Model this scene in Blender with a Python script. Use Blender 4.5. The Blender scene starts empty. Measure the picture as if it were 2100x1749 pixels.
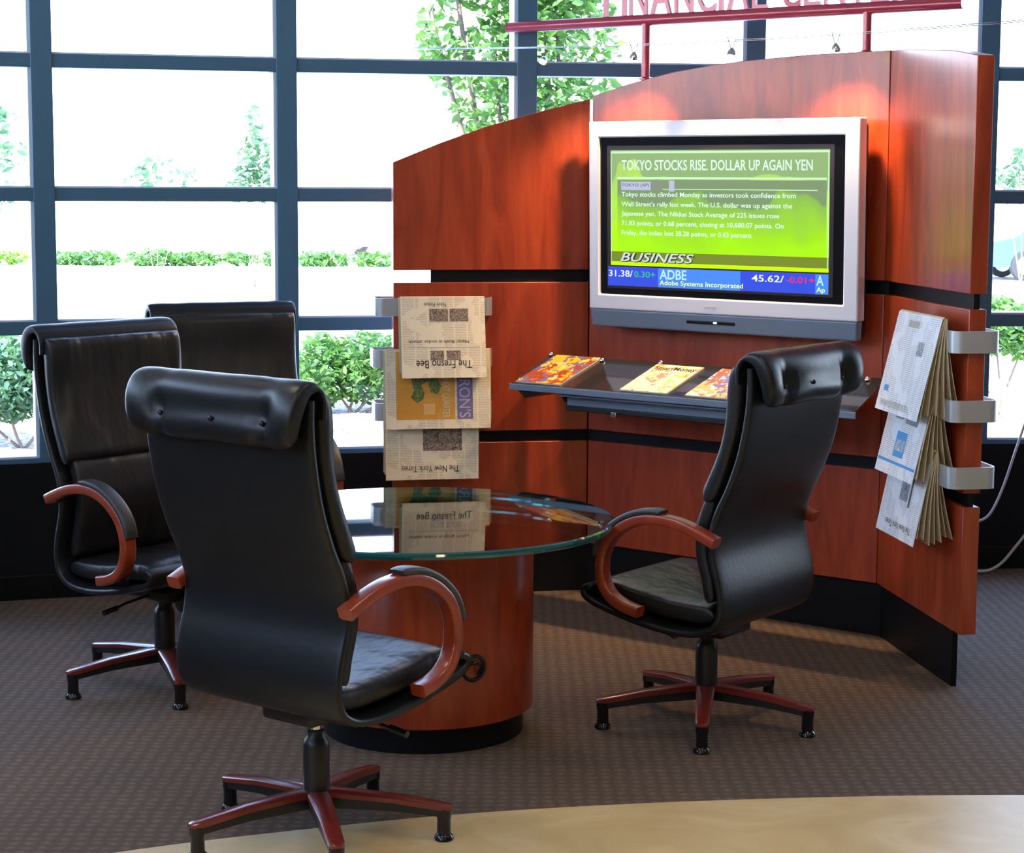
import bpy, bmesh, math, random
from mathutils import Vector, Matrix, Euler
R_ = math.radians
random.seed(7)
SC = bpy.context.scene
COL = SC.collection

# ------------------------------------------------------------------ camera, world, sun, exposure
cam_d = bpy.data.cameras.new('camera')
cam = bpy.data.objects.new('camera', cam_d); COL.objects.link(cam)
pitch, roll = R_(7.03642), R_(-0.27062)
fwd = Vector((0, math.cos(pitch), -math.sin(pitch))); rgt = Vector((1, 0, 0)); dwn = fwd.cross(rgt)
cx_, sx_ = math.cos(roll), math.sin(roll)
X = rgt*cx_ + dwn*sx_; Y = rgt*(-sx_) + dwn*cx_
cam.matrix_world = Matrix(((X.x, -Y.x, -fwd.x, 0), (X.y, -Y.y, -fwd.y, 0), (X.z, -Y.z, -fwd.z, 1.70), (0, 0, 0, 1)))
cam_d.sensor_width = 36; cam_d.sensor_fit = 'HORIZONTAL'
cam_d.lens = 4098.07/2100*36
cam_d.clip_start = 0.05; cam_d.clip_end = 400
SC.camera = cam

W = bpy.data.worlds.new('sky'); SC.world = W; W.use_nodes = True
wn = W.node_tree.nodes; wl = W.node_tree.links
for n in list(wn): wn.remove(n)
wo = wn.new('ShaderNodeOutputWorld'); wb = wn.new('ShaderNodeBackground')
wtc = wn.new('ShaderNodeTexCoord'); wsx = wn.new('ShaderNodeSeparateXYZ'); wcr = wn.new('ShaderNodeValToRGB')
wl.new(wtc.outputs['Generated'], wsx.inputs[0]); wl.new(wsx.outputs['Z'], wcr.inputs[0])
wcr.color_ramp.elements[0].position = 0.0; wcr.color_ramp.elements[0].color = (0.80, 0.90, 1.0, 1)
wcr.color_ramp.elements[1].position = 0.6; wcr.color_ramp.elements[1].color = (0.30, 0.52, 1.0, 1)
wl.new(wcr.outputs[0], wb.inputs[0]); wb.inputs[1].default_value = 7.5
wl.new(wb.outputs[0], wo.inputs[0])

sun_d = bpy.data.lights.new('sun', 'SUN'); sun_d.energy = 20.0; sun_d.angle = R_(0.6); sun_d.color = (1, .96, .88)
sun = bpy.data.objects.new('sun', sun_d); COL.objects.link(sun)
sun.rotation_euler = Vector((0.30, 0.62, -0.80)).to_track_quat('-Z', 'Y').to_euler()

SC.view_settings.view_transform = 'Standard'; SC.view_settings.look = 'None'
SC.view_settings.gamma = 1; SC.view_settings.use_curve_mapping = False
SC.view_settings.exposure = 0.38
SC.cycles.max_bounces = 10; SC.cycles.transparent_max_bounces = 12

# ------------------------------------------------------------------ materials
MATS = {}
def mat(name, col, rough=0.5, metal=0.0, **k):
    if name in MATS: return MATS[name]
    m = bpy.data.materials.new(name); m.use_nodes = True
    b = m.node_tree.nodes['Principled BSDF']
    b.inputs['Base Color'].default_value = (*col, 1); b.inputs['Roughness'].default_value = rough
    b.inputs['Metallic'].default_value = metal
    for kk, v in k.items():
        if kk == 'coat': b.inputs['Coat Weight'].default_value = v
        elif kk == 'coatr': b.inputs['Coat Roughness'].default_value = v
        elif kk == 'spec': b.inputs['Specular IOR Level'].default_value = v
        elif kk == 'trans': b.inputs['Transmission Weight'].default_value = v
        elif kk == 'ior': b.inputs['IOR'].default_value = v
        elif kk == 'emit': b.inputs['Emission Color'].default_value = (*v[0], 1); b.inputs['Emission Strength'].default_value = v[1]
        elif kk == 'sheen': b.inputs['Sheen Weight'].default_value = v
    MATS[name] = m
    return m
def nt(m): return m.node_tree.nodes, m.node_tree.links, m.node_tree.nodes['Principled BSDF']
def ramp(nodes, links, src, cols, target=None):
    r = nodes.new('ShaderNodeValToRGB'); links.new(src, r.inputs[0])
    el = r.color_ramp.elements
    while len(el) < len(cols): el.new(0.5)
    for e, (p, c) in zip(el, cols): e.position = p; e.color = (*c, 1)
    if target: links.new(r.outputs[0], target)
    return r
def coords(nodes, links, scale, kind='Object'):
    t = nodes.new('ShaderNodeTexCoord'); mp = nodes.new('ShaderNodeMapping')
    mp.inputs['Scale'].default_value = scale; links.new(t.outputs[kind], mp.inputs[0]); return mp.outputs[0]
def noise(nodes, links, vec, scale, detail=4, dist=0.0, rough=.5):
    n = nodes.new('ShaderNodeTexNoise'); n.inputs['Scale'].default_value = scale; n.inputs['Detail'].default_value = detail
    n.inputs['Distortion'].default_value = dist; n.inputs['Roughness'].default_value = rough
    if vec is not None: links.new(vec, n.inputs[0])
    return n.outputs[0]
def bump(nodes, links, b, src, strength, dist=0.002):
    bp = nodes.new('ShaderNodeBump'); bp.inputs['Strength'].default_value = strength; bp.inputs['Distance'].default_value = dist
    links.new(src, bp.inputs['Height']); links.new(bp.outputs[0], b.inputs['Normal'])

def wood(name, scale, c0, c1, c2, rough, coat):
    m = mat(name, c1, rough, coat=coat, coatr=0.18); N, L, b = nt(m)
    v = coords(N, L, scale); a = noise(N, L, v, 3.0, 6, 1.2, .6)
    ramp(N, L, a, [(.30, c0), (.52, c1), (.72, c2)], b.inputs['Base Color'])
    return m
CH = ((.24, .026, .008), (.37, .047, .013), (.46, .072, .020))
M_wood = wood('cherry_panel', (4.2, .55, 4.2), *CH, .36, .5)
M_drum = wood('cherry_drum', (4.2, 4.2, .6), *CH, .30, .25)
M_arm = wood('cherry_bentwood', (3, 3, 3), (.22, .028, .009), (.29, .040, .013), (.35, .055, .018), .28, .5)
M_legw = wood('cherry_leg', (2, 2, 2), (.14, .014, .010), (.17, .018, .012), (.20, .022, .014), .30, .7)

M_leather = mat('black_leather', (.007, .009, .012), .36, spec=.42); N, L, b = nt(M_leather)
bump(N, L, b, noise(N, L, coords(N, L, (1, 1, 1)), 60, 5), .12, .004)
M_leather2 = mat('black_leather_pad', (.010, .011, .013), .38, spec=.45); N, L, b = nt(M_leather2)
bump(N, L, b, noise(N, L, coords(N, L, (14, 14, 2.2)), 1.0, 2), .45, .02)
M_black = mat('black_plastic', (.012, .013, .015), .38)
M_blackg = mat('black_gloss', (.008, .009, .012), .16)
M_core = mat('black_laminate', (.004, .005, .007), .45, spec=.25)
M_pad = mat('arm_pad_black', (.03, .033, .04), .42, spec=.6)
M_chrome = mat('chrome', (.75, .75, .76), .12, 1)
M_silver = mat('silver_plastic', (.70, .71, .80), .36, .15)
M_alum = mat('brushed_aluminium', (.50, .53, .58), .42, .55)
M_bluegrey = mat('blue_grey_metal', (.17, .22, .31), .40, .2)
M_red = mat('red_enamel', (.42, .045, .075), .28, .2, coat=.5)
M_frame = mat('window_frame_glare_tint', (.062, .165, .270), .45, spec=.5)  # dark frame colour with the blue window glare painted in
M_sill = mat('window_stop_lit_edge', (.62, .74, .90), .5, .0)  # pale colour stands in for daylight on the frame edges
M_dwall = mat('dark_wall_paint', (.005, .007, .010), .6, spec=.2)
M_white = mat('white_cable', (.5, .53, .55), .5)
M_wall = mat('warm_wall_paint', (.16, .14, .12), .7)
M_ceil = mat('ceiling_paint', (.30, .30, .30), .8)

M_carpet = mat('carpet', (.1, .08, .06), .95, spec=.12); N, L, b = nt(M_carpet)
v = coords(N, L, (1, 1, 1)); w1 = N.new('ShaderNodeTexWave'); w1.wave_type = 'BANDS'; w1.bands_direction = 'Y'
w1.inputs['Scale'].default_value = 8.5; w1.inputs['Distortion'].default_value = 3.2; w1.inputs['Detail'].default_value = 1.5; w1.inputs['Detail Scale'].default_value = 2.4
L.new(v, w1.inputs[0])
w2 = N.new('ShaderNodeTexWave'); w2.bands_direction = 'X'; w2.inputs['Scale'].default_value = 7.5; w2.inputs['Distortion'].default_value = 2.4; w2.inputs['Detail Scale'].default_value = 2.0
L.new(v, w2.inputs[0])
ns = noise(N, L, v, 260, 3)
mx = N.new('ShaderNodeMath'); mx.operation = 'MULTIPLY'; L.new(w1.outputs[1], mx.inputs[0]); L.new(w2.outputs[1], mx.inputs[1])
ad = N.new('ShaderNodeMath'); ad.operation = 'MULTIPLY_ADD'; L.new(mx.outputs[0], ad.inputs[0]); ad.inputs[1].default_value = .45; L.new(ns, ad.inputs[2])
ramp(N, L, ad.outputs[0], [(.30, (.082, .058, .043)), (.60, (.138, .098, .073)), (.95, (.185, .136, .102))], b.inputs['Base Color'])
bump(N, L, b, ad.outputs[0], .5, .004)

M_tile = mat('cream_marble_tile', (.5, .42, .28), .45, coat=.0); N, L, b = nt(M_tile)
v = coords(N, L, (1, 1, 1)); ns = noise(N, L, v, 2.6, 6, 1.6)
r = ramp(N, L, ns, [(.3, (.62, .43, .19)), (.5, (.70, .51, .24)), (.62, (.76, .57, .30)), (.75, (.62, .43, .19))])
vo = N.new('ShaderNodeTexVoronoi'); vo.feature = 'DISTANCE_TO_EDGE'; vo.inputs['Scale'].default_value = 1.7; L.new(v, vo.inputs[0])
r2 = ramp(N, L, vo.outputs[0], [(0, (.80, .74, .60)), (.012, (1, 1, 1)), (1, (1, 1, 1))])
mm = N.new('ShaderNodeMixRGB'); mm.blend_type = 'MULTIPLY'; mm.inputs[0].default_value = .15; L.new(r.outputs[0], mm.inputs[1]); L.new(r2.outputs[0], mm.inputs[2]); L.new(mm.outputs[0], b.inputs['Base Color'])

def thin_glass(name, tint=(1, 1, 1), refl=1.0):
    m = bpy.data.materials.new(name); m.use_nodes = True; N = m.node_tree.nodes; L = m.node_tree.links
    for n in list(N): N.remove(n)
    o = N.new('ShaderNodeOutputMaterial'); t = N.new('ShaderNodeBsdfTransparent'); g = N.new('ShaderNodeBsdfGlossy'); f = N.new('ShaderNodeFresnel'); mx = N.new('ShaderNodeMixShader')
    t.inputs[0].default_value = (*tint, 1); g.inputs['Roughness'].default_value = 0.02; f.inputs[0].default_value = 1.45
    L.new(f.outputs[0], mx.inputs[0]); L.new(t.outputs[0], mx.inputs[1]); L.new(g.outputs[0], mx.inputs[2]); L.new(mx.outputs[0], o.inputs[0])
    return m
M_pane = thin_glass('window_glass', (.94, .97, .98))
M_acrylic = thin_glass('clear_acrylic', (.80, .86, .84))
M_tglass = thin_glass('table_glass', (.66, .80, .78))
M_tedge = mat('table_glass_edge', (.01, .16, .17), .08, trans=.35, coat=1.0)

M_ground = mat('concrete_paving', (.62, .62, .60), .9); N, L, b = nt(M_ground)
ramp(N, L, noise(N, L, coords(N, L, (1, 1, 1)), 3, 5), [(.3, (.56, .55, .52)), (.7, (.68, .67, .64))], b.inputs['Base Color'])
M_mulch = mat('bark_mulch', (.2, .16, .16), .95); N, L, b = nt(M_mulch)
ramp(N, L, noise(N, L, coords(N, L, (1, 1, 1)), 26, 6), [(.35, (.10, .07, .07)), (.6, (.42, .36, .38))], b.inputs['Base Color'])
def leafmat(name, a, c):
    m = mat(name, a, .55); N, L, b = nt(m)
    g = N.new('ShaderNodeNewGeometry'); ramp(N, L, g.outputs['Random Per Island'], [(0, a), (1, c)], b.inputs['Base Color'])
    t = N.new('ShaderNodeBsdfTranslucent'); t.inputs[0].default_value = (c[0], c[1], c[2]*.6, 1)
    mx = N.new('ShaderNodeMixShader'); mx.inputs[0].default_value = .35
    o = [n for n in N if n.type == 'OUTPUT_MATERIAL'][0]
    L.new(b.outputs[0], mx.inputs[1]); L.new(t.outputs[0], mx.inputs[2]); L.new(mx.outputs[0], o.inputs[0])
    return m
M_leaf = leafmat('leaf_green', (.020, .065, .022), (.12, .27, .05))
M_leaf2 = leafmat('leaf_blue_green', (.02, .065, .045), (.11, .23, .11))
M_leaf3 = leafmat('leaf_yellow_green', (.03, .09, .015), (.20, .36, .03))
M_bark = mat('bark', (.16, .12, .09), .9)

# ------------------------------------------------------------------ mesh helpers
def link(name, me, m=None, parent=None, smooth=None, M=None):
    if m is not None and not me.materials: me.materials.append(m)
    o = bpy.data.objects.new(name, me); COL.objects.link(o)
    if parent is not None: o.parent = parent
    if M is not None: o.matrix_local = M
    if smooth is not None:
        me.polygons.foreach_set('use_smooth', [True]*len(me.polygons)); me.set_sharp_from_angle(angle=R_(smooth))
    return o
def mesh_from(name, verts, faces):
    me = bpy.data.meshes.new(name); me.from_pydata([tuple(v) for v in verts], [], faces); me.validate(); me.update(); return me
class MB:
    def __init__(s): s.v = []; s.f = []
    def add(s, verts, faces):
        n = len(s.v); s.v += [tuple(v) for v in verts]; s.f += [tuple(i+n for i in f) for f in faces]; return s
    def box(s, x0, x1, y0, y1, z0, z1, M=None):
        vs = [Vector(p) for p in ((x0,y0,z0),(x1,y0,z0),(x1,y1,z0),(x0,y1,z0),(x0,y0,z1),(x1,y0,z1),(x1,y1,z1),(x0,y1,z1))]
        if M is not None: vs = [M @ p for p in vs]
        return s.add(vs, [(0,3,2,1),(4,5,6,7),(0,1,5,4),(1,2,6,5),(2,3,7,6),(3,0,4,7)])
    def rings(s, rings, close=True, caps=True):
        n = len(rings[0]); base = len(s.v)
        vs = [p for r in rings for p in r]; fs = []
        for i in range(len(rings)-1):
            for j in range(n if close else n-1):
                a = i*n+j; c = i*n+(j+1) % n
                fs.append((a, c, c+n, a+n))
        if caps:
            fs.append(tuple(range(n))[::-1]); fs.append(tuple((len(rings)-1)*n+j for j in range(n)))
        return s.add(vs, fs)
    def lathe(s, prof, seg=24, M=None, caps=True):
        rg = []
        for r, z in prof:
            ring = [Vector((r*math.cos(2*math.pi*k/seg), r*math.sin(2*math.pi*k/seg), z)) for k in range(seg)]
            if M is not None: ring = [M @ p for p in ring]
            rg.append(ring)
        return s.rings(rg, True, caps)
    def tube(s, pts, r, seg=10):
        pts = [Vector(p) for p in pts]; rg = []; up = None
        for i, p in enumerate(pts):
            d = (pts[min(i+1, len(pts)-1)]-pts[max(i-1, 0)]).normalized()
            if up is None: up = d.orthogonal().normalized()
            up = (up-d*up.dot(d)).normalized(); sd = d.cross(up)
            rr = r(i/(len(pts)-1)) if callable(r) else r
            rg.append([p+up*rr*math.cos(2*math.pi*k/seg)+sd*rr*math.sin(2*math.pi*k/seg) for k in range(seg)])
        return s.rings(rg)
    def build(s, name, m=None, parent=None, smooth=None, M=None, bevel=0, bseg=2):
        me = mesh_from(name, s.v, s.f)
        bm = bmesh.new(); bm.from_mesh(me); bmesh.ops.recalc_face_normals(bm, faces=bm.faces); bm.to_mesh(me); bm.free()
        o = link(name, me, m, parent, smooth, M)
        if bevel:
            md = o.modifiers.new('bevel', 'BEVEL'); md.width = bevel; md.segments = bseg; md.limit_method = 'ANGLE'; md.angle_limit = R_(35)
            if smooth is None:
                me.polygons.foreach_set('use_smooth', [True]*len(me.polygons)); me.set_sharp_from_angle(angle=R_(35))
        return o
def empty(name, M, label=None, cat=None, group=None):
    o = bpy.data.objects.new(name, None); COL.objects.link(o); o.matrix_world = M if isinstance(M, Matrix) else Matrix.Translation(M)
    o.empty_display_size = .1
    if label: o['label'] = label
    if cat: o['category'] = cat
    if group: o['group'] = group
    return o
def tag(o, label, cat, group=None, kind=None):
    o['label'] = label; o['category'] = cat
    if group: o['group'] = group
    if kind: o['kind'] = kind
    return o
def structure(o): o['kind'] = 'structure'; return o
def catmull(pts, n):
    P = [Vector(p) for p in pts]; P = [P[0]*2-P[1]]+P+[P[-1]*2-P[-2]]; out = []
    segs = len(P)-3
    for k in range(n):
        t = k/(n-1)*segs; i = min(int(t), segs-1); t -= i
        a, b, c, d = P[i:i+4]
        out.append(0.5*((2*b)+(c-a)*t+(2*a-5*b+4*c-d)*t*t+(3*b-a-3*c+d)*t**3))
    return out
def slab(path, thick, width, n=30, m=28, ex=4.0, y0=0.0, disp=None):
    """sweep a superelliptic section (width along y, thickness along path normal) along a path in the xz plane"""
    P = catmull([Vector((a, 0, b)) for a, b in path], n); rg = []
    for i, p in enumerate(P):
        s = i/(n-1); d = (P[min(i+1, n-1)]-P[max(i-1, 0)]).normalized(); nn = Vector((d.z, 0, -d.x))
        t = thick(s) if callable(thick) else thick; w = width(s) if callable(width) else width
        ring = []
        for k in range(m):
            a = 2*math.pi*k/m; c, si = math.cos(a), math.sin(a)
            yy = math.copysign(abs(c)**(2/ex), c)*w/2; tt = math.copysign(abs(si)**(2/ex), si)*t/2
            q = p+nn*tt+Vector((0, y0+yy, 0))
            if disp: q = q+nn*disp(s, yy, tt)
            ring.append(q)
        rg.append(ring)
    return MB().rings(rg)
def pillow(T, e=.16, mn=.25):
    def f(s):
        k = min(s, 1-s)/e
        return T*(mn+(1-mn)*math.sqrt(max(0, 1-(1-min(k, 1))**2)))
    return f
def text_mesh(txt, x0, y0, w, h, shear=0, bold=0):
    cu = bpy.data.curves.new('t', 'FONT'); cu.body = txt; cu.align_x = 'LEFT'; cu.shear = shear; cu.offset = bold; cu.resolution_u = 3
    ob = bpy.data.objects.new('t', cu); COL.objects.link(ob); dg = bpy.context.evaluated_depsgraph_get(); dg.update()
    me = bpy.data.meshes.new_from_object(ob.evaluated_get(dg)); bpy.data.objects.remove(ob); bpy.data.curves.remove(cu)
    xs = [v.co.x for v in me.vertices]; ys = [v.co.y for v in me.vertices]
    ax, bx, ay, by = min(xs), max(xs), min(ys), max(ys)
    for v in me.vertices: v.co = Vector((x0+(v.co.x-ax)/(bx-ax)*w, y0+(v.co.y-ay)/(by-ay)*h, 0))
    return me
def text(name, txt, x0, y0, w, h, m, parent, z=0, shear=0, bold=0, flip=False, depth=0, M=None):
    me = text_mesh(txt, x0, y0, w, h, shear, bold)
    if flip:
        for v in me.vertices: v.co = Vector((2*x0+w-v.co.x, 2*y0+h-v.co.y, 0))
    if depth:
        bm = bmesh.new(); bm.from_mesh(me); bmesh.ops.remove_doubles(bm, verts=bm.verts, dist=1e-6)
        r = bmesh.ops.extrude_face_region(bm, geom=bm.faces[:]); bmesh.ops.translate(bm, verts=[g for g in r['geom'] if isinstance(g, bmesh.types.BMVert)], vec=(0, 0, depth))
        bmesh.ops.recalc_face_normals(bm, faces=bm.faces); bm.to_mesh(me); bm.free()
    me.materials.clear()
    for v in me.vertices: v.co.z += z
    return link(name, me, m, parent, None, M)
def wing(A, B):
    A = Vector((*A, 0)); B = Vector((*B, 0)); t = (B-A).normalized(); n = t.cross(Vector((0, 0, 1)))
    return Matrix(((t.x, 0, n.x, A.x), (t.y, 0, n.y, A.y), (0, 1, 0, 0), (0, 0, 0, 1)))   # local x along, y up, z out of the face
pL0, pC1, pC2, pR1 = (-.480, 8.046), (.313, 8.192), (1.370, 7.367), (1.490, 6.514)
WL, WM, WR = wing(pL0, pC1), wing(pC1, pC2), wing(pC2, pR1)
lenL, lenM, lenR = .8063, 1.3408, .8614

# ------------------------------------------------------------------ the room
bound = [(-3.2, 3.4), (-1.6, 4.58), (-1.01, 4.90), (-.572, 5.082), (-.061, 5.245), (.612, 5.363), (1.436, 5.42), (2.6, 5.38), (4.2, 5.1), (8, 4.0)]
bp = [(p.x, p.y) for p in catmull([Vector((a, b, 0)) for a, b in bound], 60)]
mull = [(-2.78, 7.72), (-1.87, 8.02), (-.93, 8.29), (.055, 8.50), (1.03, 8.65), (2.05, 8.74), (3.05, 8.78)]
far = [(-4.0, 7.25)] + mull + [(8, 8.8)]
v = [(x, y, 0) for x, y in bp] + [(8, 9.2, 0), (-5, 9.2, 0), (-5, 3.4, 0)]
structure(link('floor', mesh_from('floor', v, [tuple(range(len(v)))]), M_carpet))
v = [(x, y, 0) for x, y in bp] + [(8, -6, 0), (-5, -6, 0), (-5, 3.4, 0)]
structure(link('floor_tile', mesh_from('floor_tile', v, [tuple(range(len(v)))[::-1]]), M_tile))
HC = 3.25
structure(MB().box(-5, 8, -6, 9.4, HC, HC+.15).build('ceiling', M_ceil))
structure(MB().box(7.9, 8.1, -6, 9.0, 0, HC).build('wall_right', M_wall))
structure(MB().box(-5, 8, -6.1, -5.9, 0, HC).build('wall_rear', M_wall))

rows = [1.10, 1.633, 2.160, 2.69]            # rail centres
def facet(p, q, extend=0):
    A = Vector((*p, 0)); B = Vector((*q, 0)); return wing(p, q), (B-A).length
for i in range(len(far)-1):
    p, q = far[i], far[i+1]; M, ln = facet(p, q)
    wlb = MB(); wlb.box(-.02, ln+.02, 0, .555, -.16, .02)
    structure(wlb.build('wall_back' if i == 0 else 'wall_back.%03d' % i, M_dwall, M=M))
    structure(MB().box(0, ln, 0, .10, .02, .032).build('baseboard_back' if i == 0 else 'baseboard_back.%03d' % i, M_core, M=M, bevel=.003))
for i in range(len(far)-1):
    p, q = far[i], far[i+1]; M, ln = facet(p, q)
    win = MB(); hw = .042
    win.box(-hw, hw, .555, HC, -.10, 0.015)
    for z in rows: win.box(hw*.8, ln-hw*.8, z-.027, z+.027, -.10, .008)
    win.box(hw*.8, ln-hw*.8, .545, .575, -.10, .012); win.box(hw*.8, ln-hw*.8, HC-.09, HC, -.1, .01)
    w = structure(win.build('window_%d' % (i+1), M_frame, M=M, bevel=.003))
    st = MB()                                     # glazing stops, light on the edges painted pale: rail ledges and mullion strips
    for z in [.575]+[r+.027 for r in rows]: st.box(hw, ln-hw, z, z+.007, -.105, .002)
    for z0, z1 in zip([.581]+[r+.033 for r in rows], [r-.027 for r in rows]+[HC-.09]):
        st.box(ln-hw-.012, ln-hw, z0, z1, -.105, -.002)
    st.build('glazing_stop', M_sill, w)
    MB().add([(hw, .575, -.05), (ln-hw, .575, -.05), (ln-hw, HC-.08, -.05), (hw, HC-.08, -.05)], [(0, 1, 2, 3)]).build('glass_pane', M_pane, w)
# left wall, out of the frame: solid below clerestory windows added for cool fill
structure(MB().box(-4.15, -4.0, -6, 7.2, 0, 2.0).build('wall_left', M_wall))
for i, (a, c) in enumerate(((-6, -3.6), (-3.6, -1.2), (-1.2, 1.2), (1.2, 3.6), (3.6, 5.6), (5.6, 7.3))):
    M, ln = facet((-4.0, a), (-4.0, c))
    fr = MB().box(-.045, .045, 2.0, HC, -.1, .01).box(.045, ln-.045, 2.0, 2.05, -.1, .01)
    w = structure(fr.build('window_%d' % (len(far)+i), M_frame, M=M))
    MB().add([(.045, 2.05, -.05), (ln-.045, 2.05, -.05), (ln-.045, HC, -.05), (.045, HC, -.05)], [(0, 1, 2, 3)]).build('glass_pane', M_pane, w)

# unseen ceiling lights, added as warm fill over the lounge and hall
M_diff = mat('fill_light_diffuser', (.8, .8, .8), .5, emit=((1.0, .84, .66), 11.0))
first = None
for k, (x, y) in enumerate(((-1.6, 2.6), (.9, 2.6), (-1.6, 4.9), (1.0, 4.6), (3.6, 3.2), (-1.6, -.8), (1.6, -.8))):
    t = empty('ceiling_fill_light', (x, y, HC-.03), 'unseen square ceiling light added as warm fill, with a glowing diffuser', 'ceiling light', 'added ceiling fill lights')
    if first is None:
        fr = MB()
        fr.box(-.31, .31, -.31, -.28, 0, .03).box(-.31, .31, .28, .31, 0, .03).box(-.31, -.28, -.28, .28, 0, .03).box(.28, .31, -.28, .28, 0, .03)
        a = fr.build('frame', M_silver, t); c = MB().box(-.28, .28, -.28, .28, .008, .02).build('diffuser', M_diff, t); first = (a, c)
    else:
        for s in first:
            d = s.copy(); COL.objects.link(d); d.parent = t

# ------------------------------------------------------------------ curved-top cherry media partition
part = empty('media_partition', (pC1[0], pC1[1], 0), 'tall three-sided cherry wood partition with curved top, black reveals and black kick', 'partition')
pinv = part.matrix_world.inverted()
TH = .058
def tanh_(a, b):     # mitre factor between two wings for offsets behind the face
    ta = Vector((a[0][0], a[1][0])); tb = Vector((b[0][0], b[1][0])); ang = ta.angle(tb); return math.tan(ang/2)
k1, k2 = tanh_(WL, WM), tanh_(WM, WR)
def prof(tab, u):
    for (a, za), (b, zb) in zip(tab, tab[1:]):
        if u <= b: return za+(zb-za)*(u-a)/(b-a)
    return tab[-1][1]
topL = [(-.1, 1.715), (0, 1.767), (.19, 1.845), (.38, 1.913), (.60, 1.975), (.83, 2.033)]
topM = [(-.05, 2.022), (0, 2.036), (.20, 2.085), (.396, 2.122), (.56, 2.142), (.727, 2.156), (1.0, 2.169), (1.40, 2.174)]
topR = [(-.05, 2.174), (0, 2.173), (.20, 2.164), (.36, 2.153), (.65, 2.133), (.90, 2.10)]
def board(name, Wm, u0, u1, z0, z1, mz0=0, mz1=0, zf=0.0, zb=-TH, m=M_wood, n=1, bev=.0025, label=None):
    """u0/u1 along the face at depth 0; the ends slide by mitre factor mz*depth"""
    def zt(u): return prof(z1, u) if isinstance(z1, list) else z1
    n = 24 if isinstance(z1, list) else 1
    rg = []
    for i in range(n+1):
        s = i/n; pts = []
        for d in (zf, zb):
            a = u0+mz0*(-d)*-1; c = u1+mz1*(-d)
            u = a+(c-a)*s
            pts.append((u, d))
        (uf, df), (ub, db) = pts
        rg.append([(uf, z0, df), (ub, z0, db), (ub, zt(uf), db), (uf, zt(uf), df)])
    o = MB().rings(rg).build(name, m, part, M=pinv @ Wm, bevel=bev)
    if label: o['label'] = label
    return o
Z = [(.204, .633), (.679, 1.287), (1.337, None)]
G = .0025
for lv, (z0, z1) in enumerate(Z):
    nm = ('lower_panel', 'middle_panel', 'upper_panel')[lv]
    board(nm, WL, 0, lenL-(.004 if lv == 2 else G), z0, z1 or topL, 0, k1)
    board(nm, WM, (.010 if lv == 2 else G), lenM-G, z0, z1 or topM, k1, k2)
    board(nm, WR, G, lenR, z0, z1 or topR, k2, 0)
for (z0, z1, a, nm, er) in ((0, .215, .03, 'kick_plate', .035), (.62, .69, .155, 'reveal_strip', .015), (1.27, 1.35, .155, 'reveal_strip', .015)):
    board(nm, WL, a, lenL, z0, z1, 0, k1, -.02, -.040, M_core, bev=0)
    board(nm, WM, 0, lenM, z0, z1, k1, k2, -.02, -.040, M_core, bev=0)
    board(nm, WR, 0, lenR-er-(.08 if z0 == 0 else 0), z0, z1, k2, 0, -.02, -.040, M_core, bev=0)
for Wm, a, c, ma, mc in ((WL, .5, lenL, 0, k1), (WM, 0, .4, k1, 0)):
    board('backing_spine', Wm, a, c, .1, 1.935, ma, mc, -.024, -.036, M_core, bev=0)

# ------------------------------------------------------------------ sign rail with letters above the partition
sg = empty('lettered_sign', WM, 'red tubular sign rail with standing red letters on two posts', 'sign'); si = Matrix.Identity(4)
MB().tube([(-.444+2.046*i/12, 2.331, -.03) for i in range(13)], .0225, 20).build('rail', M_red, sg, smooth=40)
for u in (-.444, 1.602): MB().lathe([(.001, -.006), (.016, -.005), (.0235, 0), (.0235, .004)], 20, Matrix.Translation((u, 2.331, -.03)) @ Matrix.Rotation(R_(90 if u > 0 else -90), 4, 'Y')).build('end_cap', M_red, sg, smooth=40)
for u, zb in ((.245, 2.085), (1.225, 2.160)):
    MB().tube([(u, zb+(2.32-zb)*i/6, -.03) for i in range(7)], .0175, 18).build('post', M_red, sg, smooth=40)
    MB().lathe([(.026, 0), (.026, .006), (.018, .012)], 20, Matrix.Translation((u, zb+(.012 if u < 1 else .007), -.03)) @ Matrix.Rotation(R_(-90), 4, 'X')).build('flange', M_red, sg, smooth=40)
LT = 2.345
for ch, u0, w in (('F', .04, .07), ('I', .13, .018), ('N', .165, .085), ('A', .265, .10), ('N', .38, .085), ('C', .485, .085), ('I', .585, .018), ('A', .62, .10), ('L', .735, .065),
                  ('C', .86, .085), ('E', .96, .07), ('N', 1.045, .085), ('T', 1.145, .08), ('E', 1.24, .07), ('R', 1.325, .085)):
    text('letter', ch, u0, LT, w, .16, M_red, sg, -.038, depth=.014)

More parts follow.
